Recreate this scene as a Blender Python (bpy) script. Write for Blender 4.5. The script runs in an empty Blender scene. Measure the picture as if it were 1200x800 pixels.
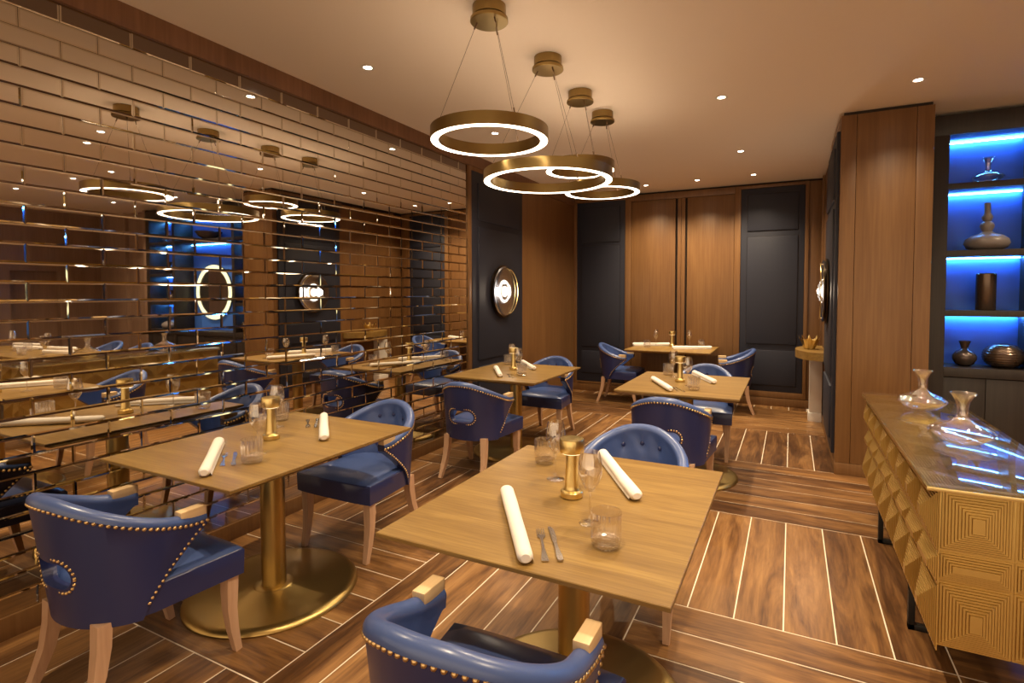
import bpy, bmesh, math, random
from mathutils import Vector, Matrix
random.seed(7)
D = bpy.data
COL = bpy.context.scene.collection
PI = math.pi
ZC = 2.927      # ceiling
YB = 7.82       # back wall
XP = 3.334      # plane of the pier's side

# ---------------------------------------------------------------- materials
def new_mat(name):
    m = D.materials.new(name); m.use_nodes = True
    nt = m.node_tree; nt.nodes.clear()
    out = nt.nodes.new('ShaderNodeOutputMaterial')
    return m, nt, out

def principled(name, col, rough=.5, metal=0., **kw):
    m, nt, out = new_mat(name)
    b = nt.nodes.new('ShaderNodeBsdfPrincipled')
    b.inputs['Base Color'].default_value = (*col, 1)
    b.inputs['Roughness'].default_value = rough
    b.inputs['Metallic'].default_value = metal
    for k, v in kw.items():
        b.inputs[k.replace('_', ' ')].default_value = v
    nt.links.new(b.outputs[0], out.inputs[0])
    return m, nt, b

def ramp(nt, fac, stops):
    r = nt.nodes.new('ShaderNodeValToRGB')
    e = r.color_ramp.elements
    while len(e) > 2: e.remove(e[-1])
    e[0].position, e[0].color = stops[0][0], (*stops[0][1], 1)
    e[1].position, e[1].color = stops[1][0], (*stops[1][1], 1)
    for p, c in stops[2:]:
        q = e.new(p); q.color = (*c, 1)
    nt.links.new(fac, r.inputs[0])
    return r.outputs[0]

def noise(nt, vec, scale, detail=4, rough=.55, dist=0):
    n = nt.nodes.new('ShaderNodeTexNoise')
    n.inputs['Scale'].default_value = scale
    n.inputs['Detail'].default_value = detail
    n.inputs['Roughness'].default_value = rough
    n.inputs['Distortion'].default_value = dist
    if vec: nt.links.new(vec, n.inputs['Vector'])
    return n.outputs['Fac']

def mapping(nt, src, scale, loc=(0, 0, 0)):
    mp = nt.nodes.new('ShaderNodeMapping')
    mp.inputs['Scale'].default_value = scale
    mp.inputs['Location'].default_value = loc
    nt.links.new(src, mp.inputs['Vector'])
    return mp.outputs[0]

def bump(nt, b, h, strength, dist=.002):
    n = nt.nodes.new('ShaderNodeBump')
    n.inputs['Strength'].default_value = strength
    n.inputs['Distance'].default_value = dist
    nt.links.new(h, n.inputs['Height'])
    nt.links.new(n.outputs[0], b.inputs['Normal'])

def wood(name, dark, mid, light, axis, rough=.45, fine=60, coarse=3.5, use_obj=True, bstr=.15):
    m, nt, b = principled(name, mid, rough)
    tc = nt.nodes.new('ShaderNodeTexCoord')
    src = tc.outputs['Object' if use_obj else 'UV']
    sc = [fine, fine, fine]; sc[axis] = fine * .035
    sc2 = [coarse, coarse, coarse]; sc2[axis] = coarse * .13
    f1 = noise(nt, mapping(nt, src, sc), 1, 3, .6)
    f2 = noise(nt, mapping(nt, src, sc2), 1, 5, .6, .6)
    mx = nt.nodes.new('ShaderNodeMath'); mx.operation = 'MULTIPLY_ADD'
    nt.links.new(f1, mx.inputs[0]); mx.inputs[1].default_value = .45
    mm = nt.nodes.new('ShaderNodeMath'); mm.operation = 'MULTIPLY'
    nt.links.new(f2, mm.inputs[0]); mm.inputs[1].default_value = .62
    nt.links.new(mm.outputs[0], mx.inputs[2])
    c = ramp(nt, mx.outputs[0], [(.3, dark), (.72, light), (.52, mid)])
    nt.links.new(c, b.inputs['Base Color'])
    bump(nt, b, f1, bstr, .0006)
    return m

M = {}
M['band_wood'] = wood('band_wood', (.13, .06, .028), (.19, .09, .043), (.25, .125, .062), 2, .5, 55, 2.6)
M['wall_wood'] = wood('wall_wood', (.118, .052, .017), (.172, .081, .027), (.225, .114, .040), 2, .42, 55, 2.6)
M['dark_wood'] = wood('dark_wood', (.012, .009, .008), (.022, .016, .013), (.035, .025, .02), 2, .45, 55, 3)
M['far_wood'] = wood('far_wood', (.19, .115, .075), (.27, .17, .115), (.34, .22, .15), 2, .5, 55, 2.6)
M['oak_top'] = wood('oak_top', (.145, .075, .017), (.222, .126, .031), (.325, .200, .055), 0, .40, 150, 12)
M['leg_wood'] = wood('leg_wood', (.42, .24, .14), (.55, .34, .21), (.64, .42, .27), 2, .4, 60, 6)
M['arm_wood'] = wood('arm_wood', (.6, .4, .2), (.74, .52, .28), (.82, .6, .35), 1, .4, 60, 6)
M['groove'] = principled('groove', (.02, .011, .006), .8)[0]

def floor_mat():
    m, nt, b = principled('floor_planks', (.3, .14, .06), .33)
    uv = nt.nodes.new('ShaderNodeTexCoord').outputs['UV']
    at = nt.nodes.new('ShaderNodeAttribute'); at.attribute_name = 'plank'
    cmb = nt.nodes.new('ShaderNodeCombineXYZ')
    mu = nt.nodes.new('ShaderNodeMath'); mu.operation = 'MULTIPLY'; mu.inputs[1].default_value = 53.
    nt.links.new(at.outputs['Fac'], mu.inputs[0]); nt.links.new(mu.outputs[0], cmb.inputs[2])
    ad = nt.nodes.new('ShaderNodeVectorMath'); ad.operation = 'ADD'
    nt.links.new(uv, ad.inputs[0]); nt.links.new(cmb.outputs[0], ad.inputs[1])
    f1 = noise(nt, mapping(nt, ad.outputs[0], (1.3, 9, 1)), 1, 6, .62, 1.1)
    f2 = noise(nt, mapping(nt, ad.outputs[0], (6, 90, 1)), 1, 3, .6)
    f3 = noise(nt, mapping(nt, ad.outputs[0], (2.5, 4, 1)), 1, 3, .5)
    a = nt.nodes.new('ShaderNodeMath'); a.operation = 'MULTIPLY_ADD'
    nt.links.new(f1, a.inputs[0]); a.inputs[1].default_value = .75
    c_ = nt.nodes.new('ShaderNodeMath'); c_.operation = 'MULTIPLY'; nt.links.new(f2, c_.inputs[0]); c_.inputs[1].default_value = .25
    nt.links.new(c_.outputs[0], a.inputs[2])
    a2 = nt.nodes.new('ShaderNodeMath'); a2.operation = 'MULTIPLY_ADD'
    nt.links.new(at.outputs['Fac'], a2.inputs[0]); a2.inputs[1].default_value = .16
    nt.links.new(a.outputs[0], a2.inputs[2])
    c = ramp(nt, a2.outputs[0], [(.36, (.035, .014, .005)), (.80, (.36, .19, .068)), (.5, (.11, .048, .017)), (.62, (.215, .102, .034))])
    nt.links.new(c, b.inputs['Base Color'])
    r = nt.nodes.new('ShaderNodeMapRange'); nt.links.new(f3, r.inputs[0])
    r.inputs[3].default_value = .24; r.inputs[4].default_value = .42
    nt.links.new(r.outputs[0], b.inputs['Roughness'])
    bump(nt, b, a.outputs[0], .12, .0008)
    return m
M['floor'] = floor_mat()
M['grout'] = principled('grout', (.85, .75, .6), .7)[0]

def ceiling_mat():
    m, nt, b = principled('ceiling_paint', (.94, .83, .70), .8)
    tc = nt.nodes.new('ShaderNodeTexCoord')
    bump(nt, b, noise(nt, tc.outputs['Object'], 220, 2), .06, .001)
    return m
M['ceiling'] = ceiling_mat()
M['white'] = principled('white_paint', (.8, .76, .7), .5)[0]
M['marble'] = principled('pale_marble', (.8, .77, .72), .3)[0]
M['brass'] = principled('brushed_brass', (.76, .58, .24), .28, 1.)[0]
M['brass_base'] = principled('satin_brass', (.46, .32, .115), .34, 1.)[0]
M['dark_brass'] = principled('aged_brass', (.31, .215, .08), .30, 1.)[0]
M['bronze'] = principled('dark_bronze', (.09, .06, .035), .35, 1.)[0]
M['nail'] = principled('nail_brass', (.62, .43, .2), .3, 1.)[0]
M['chrome'] = principled('polished_steel', (.42, .45, .53), .18, 1.)[0]
M['cutlery'] = principled('cutlery_steel', (.62, .58, .54), .2, 1.)[0]
M['wire'] = principled('steel_wire', (.25, .18, .12), .4, 1.)[0]
M['mirror'] = principled('antique_mirror', (.74, .70, .64), .015, 1.)[0]
M['dark_row'] = principled('dark_row_mirror', (.25, .20, .17), .12, 1.)[0]  # darker, rougher mirror for the top tile row
M['bevel'] = principled('mirror_bevel', (.66, .6, .5), .03, 1.)[0]
M['mirror_back'] = principled('mirror_joint', (.03, .022, .015), .6)[0]
M['black'] = principled('black_metal', (.012, .011, .01), .4, .3)[0]

def leather(name, col, rough, coat=.25):
    m, nt, b = principled(name, col, rough)
    b.inputs['Coat Weight'].default_value = coat
    b.inputs['Coat Roughness'].default_value = .22
    tc = nt.nodes.new('ShaderNodeTexCoord')
    v = nt.nodes.new('ShaderNodeTexVoronoi'); v.inputs['Scale'].default_value = 260
    nt.links.new(tc.outputs['Object'], v.inputs['Vector'])
    bump(nt, b, v.outputs['Distance'], .1, .0006)
    return m
M['navy'] = leather('navy_leather', (.018, .026, .105), .36)
M['blue'] = leather('blue_leather', (.058, .098, .26), .34)
M['panel'] = leather('navy_panel_leather', (.014, .016, .030), .58, 0)

def emit(name, col, s):
    m, nt, out = new_mat(name)
    e = nt.nodes.new('ShaderNodeEmission')
    e.inputs[0].default_value = (*col, 1); e.inputs[1].default_value = s
    nt.links.new(e.outputs[0], out.inputs[0])
    return m
M['ring_light'] = emit('ring_diffuser', (1, .80, .60), 6)
M['ring_fill'] = emit('ring_top_fill', (1, .74, .50), 9)  # added ceiling fill, not a known part of the pendants
M['lens'] = emit('downlight_lens', (1, .86, .7), 22)
M['led'] = emit('blue_led', (.10, .42, 1), 60)
M['crystal_light'] = emit('lit_crystal', (1, .94, .86), 4)
M['mirror_light'] = emit('mirror_ring_light', (1, .93, .55), 1.5)
M['lamp_glow'] = emit('lamp_glow', (1, .76, .42), 3)

def thin_glass(name, tint=(.96, .97, .97), ior=1.45, boost=1.2):
    m, nt, out = new_mat(name)
    t = nt.nodes.new('ShaderNodeBsdfTransparent'); t.inputs[0].default_value = (*tint, 1)
    g = nt.nodes.new('ShaderNodeBsdfGlossy'); g.inputs['Roughness'].default_value = .02
    g.inputs['Color'].default_value = (1, .98, .95, 1)
    lw = nt.nodes.new('ShaderNodeLayerWeight'); lw.inputs[0].default_value = .5
    pw = nt.nodes.new('ShaderNodeMath'); pw.operation = 'POWER'; pw.inputs[1].default_value = 2.4
    nt.links.new(lw.outputs['Facing'], pw.inputs[0])
    f = nt.nodes.new('ShaderNodeMapRange'); r0 = ((ior - 1) / (ior + 1)) ** 2
    f.inputs[3].default_value = r0 * boost; f.inputs[4].default_value = .85
    nt.links.new(pw.outputs[0], f.inputs[0])
    mx = nt.nodes.new('ShaderNodeMixShader')
    nt.links.new(f.outputs[0], mx.inputs[0]); nt.links.new(t.outputs[0], mx.inputs[1]); nt.links.new(g.outputs[0], mx.inputs[2])
    nt.links.new(mx.outputs[0], out.inputs[0])
    return m
M['glass'] = thin_glass('thin_glass', (.97, .96, .95), 1.6, 3.0)
M['base_glass'] = thin_glass('base_glass', (.93, .92, .90), 1.6, 5.0)
M['top_glass'] = thin_glass('table_glass', (.93, .95, .93), 1.55)
M['solid_glass'] = principled('thick_glass', (1, 1, 1), .02, 0, Transmission_Weight=1., IOR=1.45)[0]

def cloth_mat():
    m, nt, b = principled('napkin_cloth', (.82, .76, .69), .85)
    tc = nt.nodes.new('ShaderNodeTexCoord')
    bump(nt, b, noise(nt, tc.outputs['Object'], 300, 2), .2, .0008)
    return m
M['cloth'] = cloth_mat()
M['gold_side'] = principled('sideboard_gold', (.60, .41, .13), .33, .8)[0]
M['blue_back'] = principled('blue_back', (.06, .19, .75), .5)[0]
M['niche_side'] = principled('dark_navy_side', (.03, .035, .07), .5)[0]
M['glazed'] = principled('bronze_glaze', (.13, .09, .065), .22, .7)[0]
M['glazed_dark'] = principled('dark_glaze', (.09, .065, .055), .2, .5)[0]
M['grey_vase'] = principled('grey_ceramic', (.22, .19, .18), .35)[0]

# ---------------------------------------------------------------- mesh helpers
class MB:
    def __init__(s): s.bm = bmesh.new(); s.mi = 0
    def _tag(s, n0):
        s.bm.faces.ensure_lookup_table()
        for f in s.bm.faces[n0:]: f.material_index = s.mi
    def box(s, x0, y0, z0, x1, y1, z1, bev=0):
        n0 = len(s.bm.faces)
        r = bmesh.ops.create_cube(s.bm, size=1)
        vs = r['verts']
        for v in vs:
            v.co = Vector((x0 + (v.co.x + .5) * (x1 - x0), y0 + (v.co.y + .5) * (y1 - y0), z0 + (v.co.z + .5) * (z1 - z0)))
        if bev:
            es = list({e for v in vs for e in v.link_edges})
            bmesh.ops.bevel(s.bm, geom=es, offset=bev, segments=2, profile=.6, affect='EDGES')
        s._tag(n0); return s
    def lathe(s, prof, c=(0, 0, 0), seg=32, ribs=0, amp=0, closed=False):
        n0 = len(s.bm.faces); rings = []
        for r, z in prof:
            if r < 1e-6:
                rings.append([s.bm.verts.new((c[0], c[1], c[2] + z))]); continue
            ring = []
            for i in range(seg):
                a = 2 * PI * i / seg
                rr = r * (1 + amp * math.cos(ribs * a)) if ribs else r
                ring.append(s.bm.verts.new((c[0] + rr * math.cos(a), c[1] + rr * math.sin(a), c[2] + z)))
            rings.append(ring)
        prs = list(zip(rings, rings[1:]))
        if closed: prs.append((rings[-1], rings[0]))
        for a, b in prs:
            for i in range(seg):
                j = (i + 1) % seg
                if len(a) == 1 and len(b) == 1: continue
                if len(a) == 1: s.bm.faces.new((a[0], b[j], b[i]))
                elif len(b) == 1: s.bm.faces.new((a[i], a[j], b[0]))
                else: s.bm.faces.new((a[i], a[j], b[j], b[i]))
        s._tag(n0); return s
    def tube(s, pts, rad, seg=8, cap=True, sq=False):
        n0 = len(s.bm.faces)
        pts = [Vector(p) for p in pts]
        if not hasattr(rad, '__len__'): rad = [rad] * len(pts)
        prev = None; rings = []
        for i, p in enumerate(pts):
            t = (pts[min(i + 1, len(pts) - 1)] - pts[max(i - 1, 0)]).normalized()
            if prev is None:
                u = Vector((1, 0, 0)) if abs(t.x) < .9 else Vector((0, 1, 0))
                u = (u - t * u.dot(t)).normalized()
            else: u = (prev - t * prev.dot(t)).normalized()
            prev = u; w = t.cross(u)
            ring = []
            for k in range(seg):
                a = 2 * PI * k / seg + (PI / 4 if sq else 0)
                ring.append(s.bm.verts.new(p + (u * math.cos(a) + w * math.sin(a)) * rad[i] * (1.414 if sq else 1)))
            rings.append(ring)
        for a, b in zip(rings, rings[1:]):
            for k in range(seg):
                j = (k + 1) % seg; s.bm.faces.new((a[k], a[j], b[j], b[k]))
        if cap:
            s.bm.faces.new(rings[0][::-1]); s.bm.faces.new(rings[-1])
        s._tag(n0); return s
    def prism(s, pts, z0, z1):
        n0 = len(s.bm.faces)
        a = [s.bm.verts.new((x, y, z0)) for x, y in pts]; b = [s.bm.verts.new((x, y, z1)) for x, y in pts]
        n = len(pts)
        s.bm.faces.new(a[::-1]); s.bm.faces.new(b)
        for i in range(n):
            j = (i + 1) % n; s.bm.faces.new((a[i], a[j], b[j], b[i]))
        s._tag(n0); return s
    def quad(s, *pts):
        n0 = len(s.bm.faces)
        s.bm.faces.new([s.bm.verts.new(p) for p in pts]); s._tag(n0); return s
    def xform(s, mat):
        s.bm.transform(mat); return s
    def build(s, name, mats, parent=None, smooth=35, loc=None, recalc=True):
        if recalc: bmesh.ops.recalc_face_normals(s.bm, faces=s.bm.faces)
        if smooth:
            lim = math.radians(smooth)
            for f in s.bm.faces: f.smooth = True
            for e in s.bm.edges:
                if len(e.link_faces) != 2 or e.calc_face_angle(0) > lim: e.smooth = False
        me = D.meshes.new(name); s.bm.to_mesh(me); s.bm.free()
        for m in (mats if isinstance(mats, (list, tuple)) else [mats]): me.materials.append(M[m])
        o = D.objects.new(name, me); COL.objects.link(o)
        if parent: o.parent = parent
        if loc: o.location = loc
        return o

def tag(o, label=None, cat=None, group=None, kind=None):
    if label: o['label'] = label
    if cat: o['category'] = cat
    if group: o['group'] = group
    if kind: o['kind'] = kind
    return o
def empty(name, loc=(0, 0, 0), rz=0):
    o = D.objects.new(name, None); COL.objects.link(o)
    o.location = loc; o.rotation_euler = (0, 0, rz); o.empty_display_size = .1
    return o
def dup(o, parent=None):
    c = o.copy(); COL.objects.link(c)
    if parent is not None: c.parent = parent
    for ch in [k for k in ALLKIDS.get(o.name, [])]:
        dup(ch, c)
    return c
ALLKIDS = {}
def index_kids():
    ALLKIDS.clear()
    for o in D.objects:
        if o.parent: ALLKIDS.setdefault(o.parent.name, []).append(o)
def struct(o): o['kind'] = 'structure'; return o

class Proto:
    """first placement uses the object built, later ones copy it with its parts"""
    def __init__(s, root): s.root = root; s.used = False
    def place(s, loc, rz, label, cat, group=None, scale=None):
        if not s.used: o = s.root; s.used = True
        else:
            index_kids(); o = dup(s.root)
            for k in ('group', 'label', 'category'):
                if k in o: del o[k]
        o.location = loc; o.rotation_euler = (0, 0, rz)
        if scale: o.scale = scale
        return tag(o, label, cat, group)

# ================================================================ THE ROOM
# floor: basket weave of plank squares, planks with pale grout
def build_floor():
    xs = [-1.156, 0., 1.22, 2.376, 3.598, 4.82, 6.04, 7.26, 8.62]
    xs[0] = 0.; xs = [0., 1.22, 2.376, 3.598, 4.82, 6.04, 7.26, 8.62]
    ys = [-2.41, -1.16, .09, 1.34, 2.59, 3.84, 5.09, 6.34, 7.59, 8.05]
    bm = bmesh.new(); uvl = bm.loops.layers.uv.new('UVMap'); at = bm.faces.layers.float.new('plank')
    g = .003
    def plank(x0, y0, x1, y1, alongx):
        f = bm.faces.new([bm.verts.new(p) for p in ((x0 + g, y0 + g, 0), (x1 - g, y0 + g, 0), (x1 - g, y1 - g, 0), (x0 + g, y1 - g, 0))])
        f[at] = random.random(); ou, ov = random.random() * 9, random.random() * 9
        for l in f.loops:
            x, y = l.vert.co.x, l.vert.co.y
            l[uvl].uv = (x + ou, y + ov) if alongx else (y + ou, x + ov)
    for i in range(len(xs) - 1):
        for j in range(len(ys) - 1):
            x0, x1, y0, y1 = xs[i], xs[i + 1], ys[j], ys[j + 1]
            xrun = (i + j) % 2 == 1   # (0, 1.34..2.59) runs along x
            if xrun:
                n = 6 if y1 - y0 > 1 else 2
                for k in range(n): plank(x0, y0 + (y1 - y0) * k / n, x1, y0 + (y1 - y0) * (k + 1) / n, True)
            else:
                x = x0
                if i == 1: cuts = [1.22, 1.412, 1.609, 1.806, 2.0, 2.19, 2.376]
                elif i == 2: cuts = [2.376, 2.58, 2.784, 2.988, 3.192, 3.396, 3.598]
                else:
                    n = 6; cuts = [x0 + (x1 - x0) * k / n for k in range(n + 1)]
                for a, b in zip(cuts, cuts[1:]): plank(a, y0, b, y1, False)
    n0 = len(bm.faces)
    f = bm.faces.new([bm.verts.new(p) for p in ((0, -2.41, -.0012), (8.62, -2.41, -.0012), (8.62, 8.05, -.0012), (0, 8.05, -.0012))])
    f.material_index = 1
    # slab body under the grout
    me = D.meshes.new('floor'); bm.to_mesh(me); bm.free()
    me.materials.append(M['floor']); me.materials.append(M['grout'])
    o = D.objects.new('floor', me); COL.objects.link(o); struct(o)
build_floor()

b = MB(); b.box(-.15, -2.5, ZC, 8.8, 8.1, ZC + .1); struct(b.build('ceiling', 'ceiling'))

# left wall: beveled mirror tiles laid in brick bond
def mirror_wall():
    b = MB(); TH, TW, S0, ZT = .0846, .30, 1.1448, 2.8059
    Y0, Y1 = -2.41, 4.755
    g, bw, dp = .0008, .0074, .0011
    for r in range(32):
        zt = ZT - r * TH; zb = zt - TH
        off = 0 if r % 2 else .15
        k = math.floor((Y0 - S0 - off) / TW)
        y = S0 + off + k * TW
        while y < Y1:
            a, c = max(y, Y0) + g, min(y + TW, Y1) - g
            y += TW
            if c - a < .03: continue
            lo, hi = zb + g, zt - g
            O = [(-dp, a, lo), (-dp, c, lo), (-dp, c, hi), (-dp, a, hi)]
            I = [(0, a + bw, lo + bw), (0, c - bw, lo + bw), (0, c - bw, hi - bw), (0, a + bw, hi - bw)]
            b.mi = 1 if r == 0 else 0
            b.quad(*I)
            b.mi = 2
            for i in range(4):
                j = (i + 1) % 4; b.quad(O[i], O[j], I[j], I[i])
    b.mi = 3
    b.box(-.02, Y0, .0, -.0022, Y1, ZT + .02)
    return b.build('wall_left', ['mirror', 'dark_row', 'bevel', 'mirror_back'], smooth=0, recalc=False)
struct(mirror_wall())
b = MB(); b.box(-.12, -2.41, 0, -.025, 8.0, ZC); struct(b.build('wall_left_core', 'wall_wood'))
b = MB(); b.box(-.02, -2.41, 2.8075, .022, 7.82, ZC - .001, .002); struct(b.build('trim_1', 'band_wood'))          # wood band over the mirror
b = MB(); b.box(-.02, -2.41, 0, .012, 4.76, .098, .002); struct(b.build('baseboard_left', 'wall_wood'))
# wood frames and panel beyond the mirror
b = MB()
b.box(-.02, 4.757, 0, .018, 4.812, 2.806, .002); b.box(-.02, 5.985, .1, .010, 7.82, 2.8065, .002)
b.box(-.02, 4.812, 2.762, .018, 5.985, 2.806, .002)
b.box(-.02, 4.812, 0, .014, 7.82, .098, .002); b.box(-.02, 4.812, .101, .016, 5.985, .148, .002)
struct(b.build('trim_2', 'wall_wood'))

def nails(b, path, sp, r, nrm):
    """row of nail heads along a polyline"""
    dst = b; b = MB(); b.mi = dst.mi
    pts = [Vector(p) for p in path]; d = 0; nxt = 0
    for a, c in zip(pts, pts[1:]):
        L = (c - a).length
        while nxt <= d + L and L > 0:
            p = a + (c - a) * ((nxt - d) / L)
            n0 = len(b.bm.faces)
            n = nrm(p) if callable(nrm) else Vector(nrm)
            rot = n.to_track_quat('Z', 'Y').to_matrix().to_4x4()
            m = Matrix.Translation(p) @ rot
            rings = []
            for rr, zz in ((r, 0), (r * .75, r * .55)):
                rings.append([b.bm.verts.new(m @ Vector((rr * math.cos(k * PI / 3), rr * math.sin(k * PI / 3), zz))) for k in range(6)])
            top = b.bm.verts.new(m @ Vector((0, 0, r * .85)))
            for k in range(6):
                j = (k + 1) % 6
                b.bm.faces.new((rings[0][k], rings[0][j], rings[1][j], rings[1][k])); b.bm.faces.new((rings[1][k], rings[1][j], top))
            b._tag(n0)
            nxt += sp
        d += L
    me = D.meshes.new('t'); b.bm.to_mesh(me); b.bm.free(); dst.bm.from_mesh(me); D.meshes.remove(me)

def padded(name, w, z0, z1, inner, nail=True):
    """padded leather panel in local x (0..w), facing -y; inner = list of raised fields"""
    b = MB(); b.box(0, 0, z0, w, .03, z1, .006)
    for (a, c, lo, hi) in inner:
        b.box(a, -.016, lo, c, .01, hi, .011)
    b.mi = 1
    for (a, c, lo, hi) in inner:
        if nail: nails(b, [(a - .007, .0, lo - .007), (c + .007, .0, lo - .007), (c + .007, .0, hi + .007), (a - .007, .0, hi + .007), (a - .007, 0, lo - .007)], .028, .0045, (0, -1, 0))
    o = b.build(name, ['panel', 'bronze']); struct(o); return o
# back wall panels
o = padded('trim_3', .747, .144, 2.846, [(.076, .67, .275, .612), (.076, .67, .677, 2.193), (.076, .67, 2.244, 2.77)]); o.location = (.06, YB - .024, 0)
o = padded('trim_4', .755, .188, 2.858, [(.08, .682, .27, .733), (.08, .682, .812, 2.221), (.08, .682, 2.299, 2.78)]); o.location = (2.381, YB - .024, 0)
# left panel (faces +x)
o = padded('trim_5', 1.17, .15, 2.76, [(.11, 1.06, .25, .70), (.11, 1.06, .77, 2.19), (.11, 1.06, 2.26, 2.65)], False); o.rotation_euler = (0, 0, PI / 2); o.location = (.024, 4.813, 0)
# pier side panel (faces -x)
o = padded('trim_6', 1.13, .15, 2.80, [(.1, 1.03, .25, .70), (.1, 1.03, .77, 2.19), (.1, 1.03, 2.26, 2.69)], False); o.rotation_euler = (0, 0, -PI / 2); o.location = (XP - .024, 6.285, 0)

# back wall wood
b = MB(); b.box(-.1, YB + .022, 0, 3.5, YB + .12, ZC); b.build('wall_back', 'groove')['kind'] = 'structure'
b = MB()
F = YB - .03
b.box(.0, F, .0, .058, YB + .03, 2.9, .002); b.box(.809, F, .12, .895, YB + .03, 2.9, .002)
b.box(.058, F, 2.85, .809, YB + .03, 2.9, .002); b.box(.058, F, .11, .809, YB + .03, .142, .002)
for a, c in ((.897, 1.524), (1.557, 1.604), (1.608, 1.658), (1.686, 2.30)):
    b.box(a, YB - .008 - (.012 if 1.55 < a < 1.65 else 0), .12, c, YB + .03, 2.81, .002)
b.box(.895, F, 2.812, 2.30, YB + .03, 2.9, .002)
b.box(2.302, F, .12, 2.379, YB + .03, 2.9, .002); b.box(2.379, F, 2.862, 3.138, YB + .03, 2.9, .002)
b.box(3.138, F, .11, 3.182, YB + .03, 2.9, .002); b.box(2.379, F, .11, 3.138, YB + .03, .186, .002)
b.box(3.184, YB - .005, .11, 3.34, YB + .03, 2.9, .002)
struct(b.build('trim_7', 'wall_wood'))
b = MB(); b.box(.0, F - .004, 0, 3.34, YB + .03, .104, .002); struct(b.build('baseboard_back', 'wall_wood'))

# pier and its side wall
b = MB()
b.box(XP + .02, 5.10, 0, 3.93, 8.0, ZC); struct(b.build('wall_pier', 'groove'))
b = MB(); Y = 5.078
b.box(XP, Y, .1, 3.439, Y + .04, 2.90, .0015); b.box(3.442, Y, .1, 3.830, Y + .04, 2.90, .0015); b.box(3.833, Y, .1, 3.941, Y + .04, 2.90, .0015)
b.box(XP - .002, Y - .002, 0, 3.941, Y + .04, .097, .002)
b.box(XP, Y + .04, .1, XP + .03, 5.153, 2.9, .0015)
b.box(XP - .001, 6.287, .1, XP + .03, 6.36, 2.9, .002); b.box(XP + .002, 6.362, .1, XP + .03, 7.50, 2.88, .002); b.box(XP - .02, 7.50, .1, XP + .03, 7.58, 2.9, .002); b.box(XP + .002, 7.582, .1, XP + .03, 7.79, 2.88, .002)
b.box(XP, 5.153, 2.802, XP + .03, 6.287, 2.9, .002); b.box(XP, 5.153, .1, XP + .03, 6.287, .148, .002)
b.box(XP - .004, Y + .04, 0, XP + .03, 7.79, .097, .002)
b.box(3.911, Y + .04, 0, 3.941, 5.47, 2.9, .0015)
struct(b.build('trim_8', 'wall_wood'))
b = MB(); b.box(3.943, 5.452, 0, 3.985, 5.9, ZC); struct(b.build('trim_9', 'groove'))

# remaining walls of the deep right part and behind the camera
b = MB(); b.box(3.93, 5.80, 0, 8.7, 5.95, ZC); struct(b.build('wall_shelving', 'groove'))
b = MB()
b.box(6.985, 5.45, 0, 7.06, 5.80, ZC, .002); b.box(7.062, 5.56, 0, 7.70, 5.80, ZC, .002); b.box(7.702, 5.50, 0, 7.76, 5.80, ZC, .002); b.box(7.762, 5.53, 0, 8.62, 5.80, ZC, .002)
struct(b.build('trim_10', 'far_wood'))
b = MB()
b.box(8.6, -2.5, 0, 8.75, 4.2, ZC); b.box(8.6, 4.89, 0, 8.75, 5.9, ZC); b.box(8.6, 4.2, 1.88, 8.75, 4.89, ZC); b.box(8.6, 4.2, 0, 8.75, 4.89, .3); b.box(8.72, 4.19, .3, 8.76, 4.9, 1.88)
struct(b.build('wall_right', 'far_wood'))
b = MB(); b.box(-.1, -2.5, 2.86, 8.7, -2.41, ZC); struct(b.build('wall_front', 'far_wood'))   # top strip only; front left open to let in added world fill

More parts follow.
